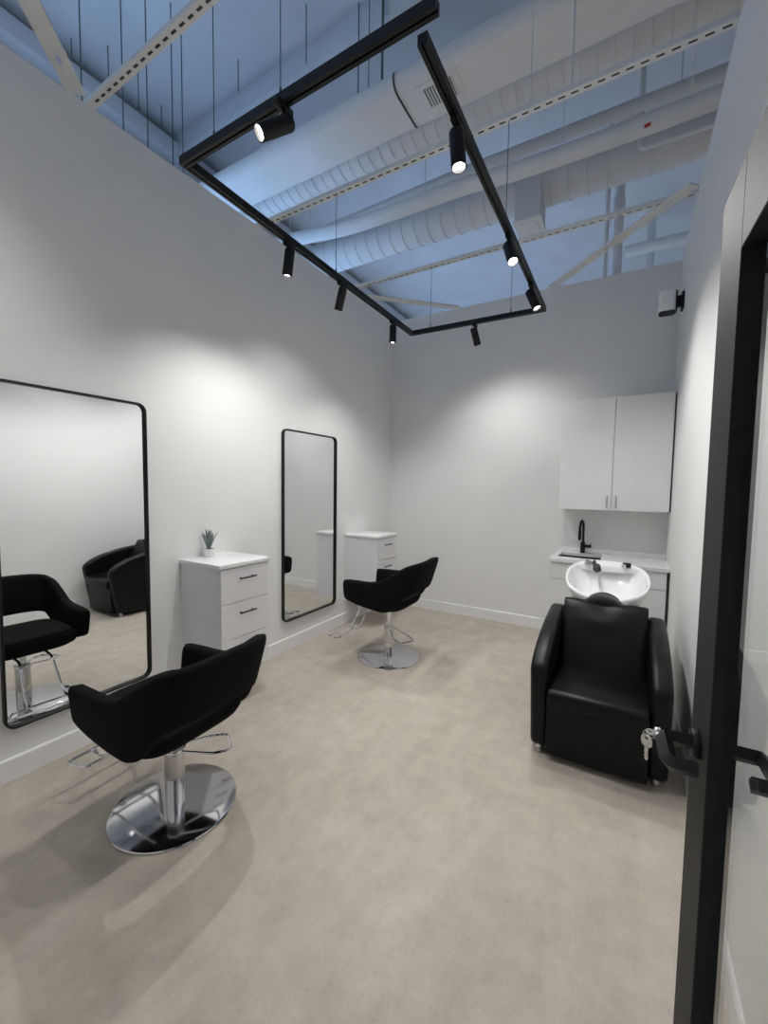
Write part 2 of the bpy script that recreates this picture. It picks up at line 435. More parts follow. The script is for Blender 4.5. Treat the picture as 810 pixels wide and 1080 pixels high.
# ------------------------------------------------------------------ styling chairs
def make_chair(label):
    t = thing('salon_chair', label, 'salon chair', (0, 0, 0), 0, 'black salon chairs facing the mirrors')
    # base plate and hydraulic column (local: sitter faces -Y)
    b = BM(); add_lathe(b, [(.283, 0), (.289, .002), (.290, .006), (.287, .011), (.280, .0135), (.06, .0155), (.046, .0165)], seg=96); obj('base_plate', b, M['base_plate'], t, True, 25)
    b = BM(); add_lathe(b, [(.044, .016), (.044, .150)], seg=48); obj('column', b, M['chrome'], t, True)
    b = BM(); add_lathe(b, [(.0445, .150), (.046, .152), (.046, .292), (.043, .302), (.026, .305)], seg=48); obj('column_sleeve', b, M['chrome_soft'], t, True)
    return t
def chair_top(t, dz):
    P = lambda z: z+dz
    b = BM(); add_lathe(b, [(.0215, .30), (.0215, P(.40))], seg=32); obj('piston', b, M['chrome'], t, True)
    b = BM(); add_box(b, -.11, .11, -.12, .12, P(.398), P(.420), .004); add_box(b, -.05, .05, -.05, .05, P(.375), P(.40), .006); obj('seat_plate', b, M['black_metal'], t, True)
    # seat tub with cushion
    b = BM(); rings = []
    for z, sx, y0, y1, e in ((.412, .200, -.20, .150, .55), (.420, .240, -.235, .185, .5), (.440, .268, -.265, .218, .45), (.470, .276, -.29, .236, .42), (.500, .276, -.305, .240, .42), (.520, .268, -.308, .235, .42), (.527, .250, -.303, .222, .42), (.529, .238, -.298, .212, .42), (.536, .236, -.300, .210, .42), (.548, .226, -.292, .200, .42), (.553, .19, -.26, .17, .5), (.555, .10, -.15, .09, .6)):
        c = (y0+y1)/2; hy_ = (y1-y0)/2; r = []
        for k in range(56):
            u, v = sup(2*PI*k/56, e); y = c+hy_*v
            tilt = -.03*(y)            # nose slightly higher than the rear
            r.append((sx*u, y, P(z+tilt)))
        rings.append(r)
    add_loft(b, rings); obj('seat', b, M['fabric'], t, True, 60)
    # wrap-round back and arms, one continuous shell with an open slot above the rear of the seat
    st = [(-.272, -.285, .490, .662), (-.276, -.27, .476, .668), (-.280, -.17, .450, .672), (-.282, -.05, .430, .674), (-.281, .05, .419, .690), (-.277, .13, .424, .748), (-.266, .205, .462, .816), (-.248, .240, .535, .843), (-.220, .270, .575, .858), (-.14, .297, .588, .868), (0, .306, .590, .872)]
    st = st+[(-x, y, a, c) for x, y, a, c in reversed(st[:-1])]
    Q = catmull(st, 6); n = len(Q); rings = []
    for i, (x, y, zb, zt) in enumerate(Q):
        p, q = Q[max(i-1, 0)], Q[min(i+1, n-1)]
        tx, ty = q[0]-p[0], q[1]-p[1]; l = math.hypot(tx, ty) or 1; tx /= l; ty /= l
        nx, ny = -ty, tx
        if nx*x+ny*(y+.05) < 0: nx, ny = -nx, -ny
        backness = max(0, min(1, (y-.02)/.26)); th = .072-.012*backness
        r = []
        for k in range(22):
            u, v = sup(2*PI*k/22, .5)
            v2 = math.copysign(abs(v)**.75, v)
            z = (zb+zt)/2+(zt-zb)/2*v2
            lean = (z-.55)*(.30*backness) if z > .45 else -.03*backness
            sidelean = 0.10*(z-.55)*(1-backness)
            sx = (1 if x > 0 else -1)
            r.append((x+nx*u*th/2+sidelean*sx+lean*.12*sx*min(1, abs(x)/.2), y+ny*u*th/2+lean, P(z)))
        rings.append(r)
    def shrink(r, f, push):
        c = sum((Vector(p) for p in r), Vector())/len(r)
        return [tuple(c+(Vector(p)-c)*f+Vector((0, push, 0))) for p in r]
    pre = [shrink(rings[0], .35, -.022), shrink(rings[0], .7, -.018), shrink(rings[0], .92, -.008)]
    post = [shrink(rings[-1], .92, -.008), shrink(rings[-1], .7, -.018), shrink(rings[-1], .35, -.022)]
    b = BM(); add_loft(b, pre+rings+post); obj('backrest', b, M['fabric'], t, True, 60)
    # footrest: two struts down from the seat front to a flat wire loop
    fz = .155
    b = BM()
    loop = rounded([(-.19, -.435, fz), (.19, -.435, fz), (.225, -.545, fz+.01), (-.225, -.545, fz+.01)], .04, 6, True)
    add_tube(b, loop, .0085, 10, True)
    for s in (-.085, .085):
        add_tube(b, rounded([(s, -.10, P(.405)), (s, -.26, P(.395)), (s*1.15, -.36, fz+.06), (s*1.2, -.435, fz+.002), (s*1.2, -.545, fz+.012)], .05), .0085, 10)
    obj('footrest', b, M['chrome'], t, True)
def pump_lever(t, deg, L=.33):
    b = BM(); a = math.radians(deg)
    pts = rounded([(.03, .035, .285), (L*.65, .080, .262), (L, .075, .255), (L, -.075, .255), (L*.65, -.080, .262), (.03, -.035, .285)], .03)
    add_tube(b, pts, .0065, 10)
    add_lathe(b, [(.050, .276), (.052, .279), (.052, .292), (.050, .295)], seg=36)
    b.transform(Matrix.Rotation(a, 4, 'Z'))
    obj('pump_lever', b, M['chrome'], t, True)

CH1, CH2 = (.905, 1.18), (.915, 3.30)
def place_chair(xy, rz, dz, lever, label, L=.33):
    t = make_chair(label); chair_top(t, dz); pump_lever(t, lever, L)
    t.location = (xy[0], xy[1], 0); t.rotation_euler = (0, 0, rz)
    return t
FACE = -PI/2     # sitter's -Y turned to face -X (the mirrors)
place_chair(CH1, FACE+math.radians(2.5), 0.0, 145, 'black upholstered salon chair on a round chrome base, nearest the camera by the first mirror', .26)
place_chair(CH2, FACE+math.radians(1), 0.09, 57, 'black upholstered salon chair raised on its piston, farther away by the second mirror')

# ------------------------------------------------------------------ shampoo chair
sx0, sx1, fy = 2.335, 3.032, 2.50
scx = (sx0+sx1)/2
sh = thing('shampoo_chair', 'black vinyl shampoo armchair with a white basin, by the right wall', 'shampoo chair', (scx, 2.9, 0), 0)
AW = .098
def arm_poly():
    pts = [(fy+.050, .040), (fy-.035, .560), (fy+.05, .628), (fy+.20, .688), (fy+.42, .735), (fy+.70, .765), (fy+.80, .74), (fy+.80, .040)]
    return [(p.x, p.y) for p in rounded([Vector((a, c)) .to_3d() for a, c in pts], .06, 6, True)]
for x0, x1 in ((sx0, sx0+AW), (sx1-AW, sx1)):
    b = BM(); add_prism(b, arm_poly(), 0, x0, x1, .028, 4); obj('armrest', b, M['vinyl'], sh, smooth=50)
ix0, ix1 = sx0+AW-.004, sx1-AW+.004
def slab(b, prof, x0, x1, bev): add_prism(b, prof, 0, x0, x1, bev, 3)
b = BM(); slab(b, [(p.x, p.y) for p in rounded([(fy+.012, .040, 0), (fy+.005, .40, 0), (fy+.06, .40, 0), (fy+.06, .040, 0)], .012, 3, True)], ix0, ix1, .004); obj('front_panel', b, M['vinyl'], sh)
b = BM()
slab(b, [(p.x, p.y) for p in rounded([(fy-.035, .355, 0), (fy-.035, .445, 0), (fy+.12, .455, 0), (fy+.46, .435, 0), (fy+.46, .33, 0), (fy+.0, .335, 0)], .045, 6, True)], ix0+.004, ix1-.004, .012)
obj('seat_cushion', b, M['vinyl'], sh, smooth=50)
# reclining back: grid with a dipped top for the neck
b = BM(); rings = []
NX = 24
def back_top(u): return .826-.016*math.exp(-(u/.34)**2)
prof = []
for k in range(13):
    s = k/12; prof.append(s)
fr, bk = [], []
for j in range(NX+1):
    u = -1+2*j/NX; x = scx+u*((ix1-ix0)/2-.006); ed = 1-max(0, (abs(u)-.88)/.12)**2*.35
    zt = back_top(u); row = []
    for s in prof:
        z = .38+(zt-.38)*s; y = fy+.42+.20*s-.018*math.sin(PI*s)*ed
        bulge = .020*math.exp(-((u/.42)**2+((s-.80)/.11)**2))
        row.append(Vector((x, y-.02*ed-bulge, z)))
    for q in (.35, .7, 1.0): row.append(Vector((x, fy+.62-.02*ed+.09*q, zt+.012*math.sin(PI*q)*ed-.004*q)))
    for s in reversed(prof): row.append(Vector((x, fy+.53+.20*s, .34+(zt-.36)*s)))
    rings.append(row)
add_loft(b, rings); obj('backrest', b, M['vinyl'], sh, smooth=60)
b = BM(); add_box(b, ix0+.02, ix1-.02, fy+.10, fy+.76, .075, .33, .01); obj('base_box', b, M['vinyl'], sh)
for x in (sx0+.05, sx1-.05):
    for y in (fy+.095, fy+.74):
        b = BM(); add_lathe(b, [(.024, 0), (.026, .004), (.026, .018), (.018, .024), (.016, .045)], (x, y, 0), 24); obj('foot', b, M['chrome_soft'], sh)
# pedestal carrying the basin
b = BM(); add_box(b, scx-.10, scx+.10, fy+.72, fy+1.0, .0, .74, .02, 3); add_box(b, scx-.16, scx+.16, fy+.70, fy+1.08, 0, .03, .008); obj('basin_pedestal', b, M['black_metal'], sh)
# white basin: superellipse rings, rim rising to the back, notched at the neck
bcx, bcy = 2.676, 3.405
b = BM()
def bowl_ring(f, z, hw=.275, hd=.305, notch=0.0, push=0.0):
    r = []
    for k in range(72):
        a = 2*PI*k/72; u, v = sup(a, .78)
        wv = hw*f*(1-.10*max(0, -v)); x = bcx+wv*u; y = bcy+hd*f*v+push
        g = math.exp(-(u/.36)**2) if v < 0 else 0
        y += notch*g*.9*abs(v)
        tilt = .265*(y-bcy)
        r.append((x, y, z+tilt-notch*.9*g*abs(v)))
    return r
Z0 = .945
rings = [bowl_ring(.30, Z0-.215), bowl_ring(.62, Z0-.195), bowl_ring(.84, Z0-.120), bowl_ring(.95, Z0-.045, notch=.03), bowl_ring(.995, Z0-.012, notch=.055), bowl_ring(1.0, Z0, notch=.06), bowl_ring(.985, Z0+.008, notch=.06), bowl_ring(.955, Z0+.008, notch=.06),
         bowl_ring(.93, Z0-.004, notch=.055), bowl_ring(.90, Z0-.03, notch=.05), bowl_ring(.80, Z0-.085, notch=.03, push=-.008), bowl_ring(.62, Z0-.130, push=-.015), bowl_ring(.35, Z0-.155, push=-.02), bowl_ring(.10, Z0-.160, push=-.02)]
add_loft(b, rings); bs = obj('basin', b, M['ceramic'], sh, smooth=60)
b = BM()     # rear ledge that carries the fittings
rings = []
for zz, f in ((-.035, .98), (.000, .98), (.007, .93)):
    r = []
    for k in range(40):
        u, v = sup(2*PI*k/40, .5); x = bcx+.205*f*u; y = bcy+.238+.040*f*v
        r.append((x, y, Z0+zz+.265*(y-bcy)))
    rings.append(r)
add_loft(b, rings); obj('fitting_ledge', b, M['ceramic'], bs, smooth=60)
lz = Z0+.008+.265*.235
b = BM(); add_lathe(b, [(.030, 0), (.030, .016), (.026, .024), (.012, .028)], (bcx-.135, bcy+.205, lz-.006), 28); add_cyl(b, (bcx-.135, bcy+.200, lz+.02), (bcx-.150, bcy+.14, lz+.036), .007, .005, 12); obj('mixer_tap', b, M['chrome_soft'], bs)
b = BM(); add_lathe(b, [(.028, 0), (.029, .006), (.029, .024), (.025, .030)], (bcx+.125, bcy+.215, lz-.004), 28); obj('hose_cap', b, M['black_metal'], bs)
b = BM(); add_cyl(b, (bcx+.105, bcy+.185, lz-.006), (bcx+.105, bcy+.185, lz+.020), .017, .015, 24, .002); obj('overflow_cap', b, M['chrome'], bs)
b = BM(); add_tube(b, rounded([(bcx-.098, bcy+.21, lz-.005), (bcx-.094, bcy+.185, lz+.028), (bcx-.070, bcy+.06, lz-.004)], .03), .011, 14)
add_cyl(b, (bcx-.070, bcy+.075, lz+.010), (bcx-.064, bcy+.040, lz-.020), .025, .028, 26, .004); obj('spray_head', b, M['rubber'], bs)
# neck rest saddle
b = BM(); rings = []
for j in range(21):
    u = -1+2*j/20; x = bcx+.115*u; f = math.sqrt(max(0, 1-u*u*.9)); zc = Z0-.126+.018*(1-u*u); yc = bcy-.290+.075*(1-u*u)
    rings.append([(x, yc+(.040*f+.006)*math.cos(a), zc+(.050*f+.006)*math.sin(a)) for a in [2*PI*k/16 for k in range(16)]])
add_loft(b, rings); obj('neck_rest', b, M['rubber'], sh, smooth=60)

# ------------------------------------------------------------------ sink cabinet, worktop, sink, tap
cy0, cx0, ctz = 4.285, 2.146, .920
bc = thing('base_cabinet', 'white base cabinet under the sink, behind the shampoo chair', 'cabinet', ((cx0+W)/2, D-.3, 0))
bx0, bx1, by = cx0+.018, W-.022, cy0+.035
D2, W2 = D-.002, W-.002
b = BM(); add_box(b, bx0, bx0+.018, by, D2, .10, ctz-.034); add_box(b, bx1-.018, bx1, by, D2, .10, ctz-.034); add_box(b, bx0+.018, bx1-.018, by, D2, .10, .118)
add_box(b, bx0+.018, bx1-.018, D2-.012, D2, .118, ctz-.034); add_box(b, bx0+.018, bx1-.018, by, by+.018, ctz-.09, ctz-.034); obj('body', b, M['gloss_white'], bc)
b = BM(); add_box(b, bx0+.01, bx1-.01, by+.05, D2, 0, .10); obj('toe_kick', b, M['gloss_white'], bc)
mx = (bx0+bx1)/2
for x0, x1, hx in ((bx0+.002, mx-.0015, mx-.03), (mx+.0015, bx1-.002, mx+.03)):
    b = BM(); add_box(b, x0, x1, by-.020, by-.001, .725, ctz-.040, .0012, 1); obj('drawer_front', b, M['gloss_white'], bc)
    b = BM(); add_box(b, x0, x1, by-.020, by-.001, .105, .720, .0012, 1); dd = obj('cabinet_door', b, M['gloss_white'], bc)
    b = BM(); add_tube(b, rounded([(hx, by-.018, .56), (hx, by-.046, .56), (hx, by-.046, .68), (hx, by-.018, .68)], .008), .0045, 10); obj('door_pull', b, M['nickel'], dd)
b = BM(); add_box(b, bx1, W2, by+.012, by+.03, .124, ctz-.034); obj('filler_gap', b, M['gap'], bc)
# worktop with sink cut-out
qx0, qx1, qy0, qy1 = 2.20, 2.585, 4.46, 4.80
b = BM()
z0, z1 = ctz-.032, ctz
xs = [cx0, qx0, qx1, W]; ys = [cy0, qy0, qy1, D]
for zz, up in ((z1, True), (z0, False)):
    g = [[b.verts.new((x, y, zz)) for x in xs] for y in ys]
    for j in range(3):
        for i in range(3):
            if i == 1 and j == 1: continue
            q = (g[j][i], g[j][i+1], g[j+1][i+1], g[j+1][i]); b.faces.new(q if up else tuple(reversed(q)))
def wallq(pts, closed=True):
    n = len(pts)
    for i in range(n):
        p, q = pts[i], pts[(i+1) % n]
        b.faces.new([b.verts.new((*p, z0)), b.verts.new((*q, z0)), b.verts.new((*q, z1)), b.verts.new((*p, z1))])
wallq([(cx0, cy0), (W, cy0), (W, D), (cx0, D)]); wallq([(qx0, qy0), (qx1, qy0), (qx1, qy1), (qx0, qy1)])
bmesh.ops.remove_doubles(b, verts=b.verts, dist=1e-5)
wt = obj('worktop', b, M['counter']); tag(wt, 'white quartz worktop with a sink cut-out, on the base cabinet', 'worktop')
b = BM(); add_box(b, cx0+.0, W, D-.012, D, ctz, ctz+.035, .002, 1); tb = obj('upstand', b, M['counter']); tag(tb, 'low white upstand strip along the back of the worktop', 'upstand')
# black undermount sink bowl
b = BM()
def sr(i, z): return [(qx0+i, qy0+i, z), (qx1-i, qy0+i, z), (qx1-i, qy1-i, z), (qx0+i, qy1-i, z)]
add_loft(b, [sr(-.012, z0-.001), sr(.0, z0-.001), sr(.006, z0-.006), sr(.012, ctz-.20), sr(.05, ctz-.205)], False, True)
sk = obj('sink', b, M['black_metal'], fix=False, smooth=30); tag(sk, 'black rectangular sink bowl set into the white worktop', 'sink')
fx, fyy = 2.395, 4.855
tp = thing('kitchen_tap', 'black gooseneck tap with a side lever, behind the sink', 'tap', (fx, fyy, ctz))
b = BM(); add_lathe(b, [(.027, 0), (.027, .006), (.023, .012), (.023, .105), (.019, .115)], (fx, fyy, ctz), 28); obj('tap_body', b, M['black_metal'], tp)
b = BM(); pts = [(fx, fyy, ctz+.10), (fx, fyy, ctz+.27)]
pts += [(fx-.010*(1-math.cos(a)), fyy-.075*(1-math.cos(a)), ctz+.27+.075*math.sin(a)) for a in [PI*k/14 for k in range(1, 15)]]
pts += [(fx-.020, fyy-.15, ctz+.235)]
add_tube(b, pts, .0125, 16); add_cyl(b, (fx-.020, fyy-.15, ctz+.245), (fx-.020, fyy-.15, ctz+.150), .0155, .0165, 20, .002); obj('spout', b, M['black_metal'], tp)
b = BM(); add_cyl(b, (fx+.015, fyy-.005, ctz+.075), (fx+.080, fyy-.02, ctz+.075), .016, .015, 20, .002); add_cyl(b, (fx+.070, fyy-.02, ctz+.08), (fx+.078, fyy-.03, ctz+.110), .005, .004, 10); obj('tap_lever', b, M['black_metal'], tp)

# upper cabinet
ux0, ux1, uy, uz0, uz1 = 2.180, 3.119, 4.582, 1.397, 2.484
uc = thing('wall_cabinet', 'glossy white two-door wall cabinet above the sink', 'cabinet', ((ux0+ux1)/2, D, uz0))
b = BM(); add_box(b, ux0, ux1, uy+.021, D, uz0, uz1, .001, 1); obj('body', b, M['gloss_white'], uc)
um = (ux0+ux1)/2
for x0, x1, hx in ((ux0, um-.002, um-.038), (um+.002, ux1-.003, um+.038)):
    b = BM(); add_box(b, x0, x1, uy, uy+.019, uz0-.004, uz1, .0012, 1); dd = obj('cabinet_door', b, M['gloss_white'], uc)
    b = BM(); add_tube(b, rounded([(hx, uy+.002, uz0+.028), (hx, uy-.028, uz0+.028), (hx, uy-.028, uz0+.135), (hx, uy+.002, uz0+.135)], .008), .005, 10); obj('door_pull', b, M['nickel'], dd)
b = BM(); add_box(b, ux1, W-.001, uy+.03, uy+.05, uz0, uz1); obj('filler_gap', b, M['gap'], uc)

# wall speaker
sp = thing('wall_speaker', 'small white speaker with a black underside on a bracket, high on the right wall', 'speaker', (W, 4.5, 3.28))
b = BM(); add_loft(b, [[(p[0], p[1], z) for p in rrect(.125*f, .10*f, .028*f, 6, 3.012, 4.5)] for z, f in ((3.168, .99), (3.175, 1), (3.330, 1), (3.340, .97), (3.343, .9))]); obj('speaker_body', b, M['spk_white'], sp)
b = BM(); add_loft(b, [[(p[0], p[1], z) for p in rrect(.125*f, .10*f, .028*f, 6, 3.012, 4.5)] for z, f in ((3.150, .92), (3.156, .98), (3.168, .985))]); obj('speaker_grille', b, M['rubber'], sp)
b = BM(); add_box(b, 3.072, 3.082, 4.455, 4.545, 3.16, 3.33, .003); add_box(b, 3.08, 3.115, 4.475, 4.525, 3.20, 3.29, .006); add_box(b, 3.112, W, 4.445, 4.555, 3.17, 3.31, .004); obj('speaker_bracket', b, M['black_metal'], sp)
b = BM(); add_box(b, 3.105, W, 4.47, 4.53, 3.31, 3.345, .006); obj('bracket_cap', b, M['spk_white'], sp)

# ------------------------------------------------------------------ lighting track
TZ0, TZ1 = 3.160, 3.200
FLp, BLp, BRp, FRp, FEp = (.835, 1.335), (.785, 3.915), (2.072, 3.945), (2.088, 1.405), (2.175, 1.335)
tr = thing('lighting_track', 'black rectangular lighting track hung on wires below the roof struts', 'lighting track', (1.45, 2.6, TZ0))
def rail(p, q, ext=.0, ext1=.0):
    p, q = Vector((*p, 0)), Vector((*q, 0)); d = (q-p).normalized(); n = Vector((-d.y, d.x, 0)); p = p-d*ext; q = q+d*ext1
    b = BM(); hw = .019
    sec = [(-hw, TZ0), (-.004, TZ0), (-.004, TZ0+.010), (.004, TZ0+.010), (.004, TZ0), (hw, TZ0), (hw, TZ1), (-hw, TZ1)]
    add_loft(b, [[(e+n*o_).to_tuple()[:2]+(z,) for o_, z in sec] for e in (p, q)])
    return obj('track_rail', b, M['black_metal'], tr, smooth=0)
rail(FLp, FEp, .019); rail(FLp, BLp, -.019, .019); rail(BLp, BRp, -.019, .019); rail(FRp, BRp, 0, -.019)
STY = (1.31, 2.592, 3.887)
for x, y, zt in ((1.055, 1.335, H), (1.475, 1.335, H), (.81, 2.592, H), (2.081, 2.592, H), (1.0, 3.905, H), (1.79, 3.925, H)):
    b = BM(); add_tube(b, [(x, y, TZ1-.002), (x, y, zt)], .0022, 8); add_cyl(b, (x, y, TZ1), (x, y, TZ1+.035), .006, .005, 12); obj('suspension_wire', b, M['wire'], tr)

# ------------------------------------------------------------------ spotlights on the track
HEADS = [   # mount x, y, aim point, energy scale, label
    ((1.490, 1.335), (0.73, 0.0, 1.95), 0.7, 'black cylinder spotlight on the front rail, glowing and turned to the left'),
    ((.820, 2.080), (.24, 2.16, 0.0), 1.15, 'black cylinder spotlight on the left rail nearest the camera, pointing down'),
    ((.809, 2.670), (0.0, 2.95, 1.15), 0.30, 'black cylinder spotlight midway on the left rail, tilted to the wall'),
    ((.792, 3.510), (.70, 3.60, 0.0), 0.9, 'black cylinder spotlight on the left rail near the back corner'),
    ((2.086, 1.760), (2.45, 1.60, 0.0), 1.0, 'black cylinder spotlight on the right rail nearest the camera, glowing brightly'),
    ((2.080, 2.690), (3.05, 1.55, 0.35), 0.85, 'black cylinder spotlight midway on the right rail, glowing'),
    ((2.074, 3.400), (3.05, 3.25, .9), 1.1, 'black cylinder spotlight at the far end of the right rail, glowing'),
    ((1.450, 3.930), (1.75, 4.9, 1.15), 0.62, 'black cylinder spotlight on the back rail, turned to the back wall'),
]
SPOT_E = 69.0
proto = None
for (mx_, my_), aim, es, label in HEADS:
    t = thing('track_spotlight', label, 'spotlight', (mx_, my_, TZ0), 0, 'spotlights on the lighting track')
    piv = Vector((0, 0, -.075))
    q = (Vector(aim)-(Vector((mx_, my_, TZ0))+piv)).normalized().to_track_quat('-Z', 'Y')
    if proto is None:
        b = BM(); add_box(b, -.016, .016, -.045, .045, -.022, .004, .003); a1 = obj('track_adapter', b, M['black_metal'], t, True)
        b = BM(); add_cyl(b, (0, 0, -.02), (0, 0, -.066), .007, seg=14); add_box(b, -.010, .010, -.014, .014, -.085, -.055, .004); a2 = obj('pivot_arm', b, M['black_metal'], t, True)
        b = BM(); add_lathe(b, [(.027, .040), (.031, .036), (.0325, .028), (.0325, -.120), (.031, -.124), (.0275, -.124), (.0265, -.112), (.0265, -.108)], seg=36, cap0=True, cap1=True); a3 = obj('lamp_body', b, M['black_metal'], t, True)
        b = BM(); add_lathe(b, [(.0262, -.1085), (.020, -.113), (.010, -.1155), (.002, -.116)], seg=32); a4 = obj('lens', b, M['lens'], a3, True)
        a3.location = piv; a3.rotation_mode = 'QUATERNION'; a3.rotation_quaternion = q
        proto = (a1, a2, a3, a4)
    else:
        for s in proto[:2]:
            c = s.copy(); COL.objects.link(c); c.parent = t
        c3 = proto[2].copy(); COL.objects.link(c3); c3.parent = t; c3.rotation_quaternion = q
        c4 = proto[3].copy(); COL.objects.link(c4); c4.parent = c3
    l = bpy.data.lights.new('spot_lamp', 'SPOT'); l.energy = SPOT_E*es; l.spot_size = math.radians(128); l.spot_blend = 1.0; l.shadow_soft_size = .015; l.color = (1.0, .975, .945)
    lo = bpy.data.objects.new('spot_lamp', l); COL.objects.link(lo)
    d = (q @ Vector((0, 0, -1)))
    lo.location = Vector((mx_, my_, TZ0))+piv+d*.135; lo.rotation_mode = 'QUATERNION'; lo.rotation_quaternion = q

# ------------------------------------------------------------------ slotted struts and braces across the wall tops
def strut_bm(p, q, width, hgt, pitch, slot, sw, start, H=H, top=True):
    """box channel with real slots in its underside, running from p to q at height H"""
    p, q = Vector((*p, H)), Vector((*q, H)); d = (q-p); L = d.length; d.normalize(); n = Vector((-d.y, d.x, 0)); Z = Vector((0, 0, 1))
    b = BM(); P = lambda s, o_, z: b.verts.new(p+d*s+n*o_+Z*z)
    cuts = [0.0]; s = start
    while s+slot < L-start*.5:
        cuts += [s, s+slot]; s += pitch
    cuts.append(L)
    w = width/2
    for i in range(len(cuts)-1):
        a, c = cuts[i], cuts[i+1]; hole = i % 2 == 1
        for o0, o1 in ((-w, -sw/2), (-sw/2, sw/2), (sw/2, w)):
            if hole and o0 == -sw/2: continue
            b.faces.new((P(a, o0, 0), P(c, o0, 0), P(c, o1, 0), P(a, o1, 0)))
    for o_ in (-w, w): b.faces.new((P(0, o_, 0), P(L, o_, 0), P(L, o_, hgt), P(0, o_, hgt)))
    if top: b.faces.new((P(0, -w, hgt), P(L, -w, hgt), P(L, w, hgt), P(0, w, hgt)))
    for s in (0, L): b.faces.new((P(s, -w, 0), P(s, w, 0), P(s, w, hgt), P(s, -w, hgt)))
    bmesh.ops.remove_doubles(b, verts=b.verts, dist=1e-5)
    return b
M['slot_joint_dark'] = mat('slot_shade_joint_dark', (0.05, 0.05, 0.052), 0.6)  # dark colour stands in for shade in the strut slots; also the duct joint
for y, lab in zip(STY, ('white slotted steel strut across the wall tops, nearest the camera at the upper left', 'white slotted steel strut across the wall tops, the middle one of three', 'white slotted steel strut across the wall tops, nearest the back wall')):
    o = obj('slotted_strut', strut_bm((-.05, y), (W+.05, y), .050, .026, .0655, .036, .0125, .11), M['steel_white'], smooth=0)
    tag(o, lab, 'strut', 'slotted steel struts across the wall tops')
    b = BM(); add_box(b, 0.02, W-.02, y-.022, y+.022, H+.004, H+.022); obj('slot_shade_box', b, M['slot_joint_dark'], o)  # dark box put in so the slots read as shaded holes
def brace(p, q, label):
    o = obj('corner_brace', strut_bm(p, q, .095, .010, .30, .050, .018, .17, H-.014, False), M['steel_white'], smooth=0)
    tag(o, label, 'brace', 'diagonal corner braces on the wall tops')
brace((.035, 1.225), (1.225, .035), 'white flat diagonal brace at the upper left, meeting the nearest strut')
brace((1.97, D-.035), (W-.035, 3.745), 'white flat diagonal brace in the back right corner below the ducts')
brace((.035, 4.015), (.925, D-.035), 'white flat diagonal brace in the back left corner above the track')

# ------------------------------------------------------------------ ducts and pipes under the deck
def xtube(bm, x0, x1, y, z, r, seg=40, rib=None, ribw=.012, ribh=.004):
    prof = [(x0, r)]
    if rib:
        x = x0+rib
        while x < x1-rib*.5:
            prof += [(x-ribw/2, r), (x-ribw/4, r+ribh), (x+ribw/4, r+ribh), (x+ribw/2, r)]; x += rib
    prof.append((x1, r))
    add_loft(bm, [[(x, y+rr*math.cos(2*PI*k/seg), z+rr*math.sin(2*PI*k/seg)) for k in range(seg)] for x, rr in prof])
DY, DZ, DH = 2.91, 4.49, .07          # flat-oval duct: centre and half height
def oval(bm, x0, x1, grow=0.0, hw=.21):
    pts = []
    for k in range(25):
        a = -PI/2+PI*k/24; pts.append((DY+hw-DH+(DH+grow)*math.cos(a), DZ+(DH+grow)*math.sin(a)))
    for k in range(25):
        a = PI/2+PI*k/24; pts.append((DY-hw+DH+(DH+grow)*math.cos(a), DZ+(DH+grow)*math.sin(a)))
    add_loft(bm, [[(x, y, z) for y, z in pts] for x in (x0, x1)])
du = thing('air_duct', 'large smooth white flat-oval air duct with a grille, crossing above the track', 'air duct', (1.5, DY, DZ))
b = BM(); oval(b, -1.83, 6.0); obj('duct_pipe', b, M['duct'], du)
b = BM(); oval(b, 1.205, 1.216, .006); oval(b, 1.236, 1.244, .004); obj('duct_joint', b, M['duct'], du)
b = BM(); oval(b, 1.217, 1.231, .0025); obj('joint_gap', b, M['slot_joint_dark'], du)
zd = DZ-DH
b = BM(); add_box(b, 1.350, 1.665, 2.775, 2.995, zd-.006, zd+.01, .002, 1); g_ = obj('grille_panel', b, M['duct'], du)
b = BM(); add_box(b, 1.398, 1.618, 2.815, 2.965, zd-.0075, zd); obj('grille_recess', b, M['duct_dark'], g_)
b = BM()
for k in range(11): add_box(b, 1.398+k*.0210, 1.408+k*.0210, 2.815, 2.965, zd-.016, zd-.004)
obj('grille_slats', b, M['duct'], g_)
def straps(parent, xs, y, z0):
    for hx in xs:
        b = BM(); add_tube(b, [(hx, y, z0), (hx, y, DECK)], .005, 8); obj('hanger_strap', b, M['steel_white'], parent)
b = BM(); xtube(b, -1.83, 6.0, 3.45, 4.75, .158, 40, .11, .02, .006)
f1 = obj('ribbed_duct', b, M['duct']); tag(f1, 'ribbed white round duct just behind the large smooth duct', 'air duct'); straps(f1, (-.9, 2.95, 4.6), 3.45, 4.88)
b = BM(); xtube(b, -1.83, 6.0, 4.50, 4.60, .186, 40, .16, .016, .006)
f2 = thing('spiral_duct', 'ribbed white round duct with a boxed outlet, farther back under the curved pipe', 'air duct', (1.5, 4.5, 4.6)); obj('duct_pipe', b, M['duct'], f2)
b = BM(); add_box(b, 1.70, 1.945, 4.30, 4.56, 4.22, 4.62, .004, 1); ob = obj('outlet_box', b, M['duct'], f2)
b = BM(); add_box(b, 1.69, 1.955, 4.285, 4.57, 4.200, 4.222, .003, 1); add_box(b, 1.73, 1.91, 4.33, 4.53, 4.192, 4.202, .003, 1); obj('outlet_grille', b, M['steel_white'], ob)
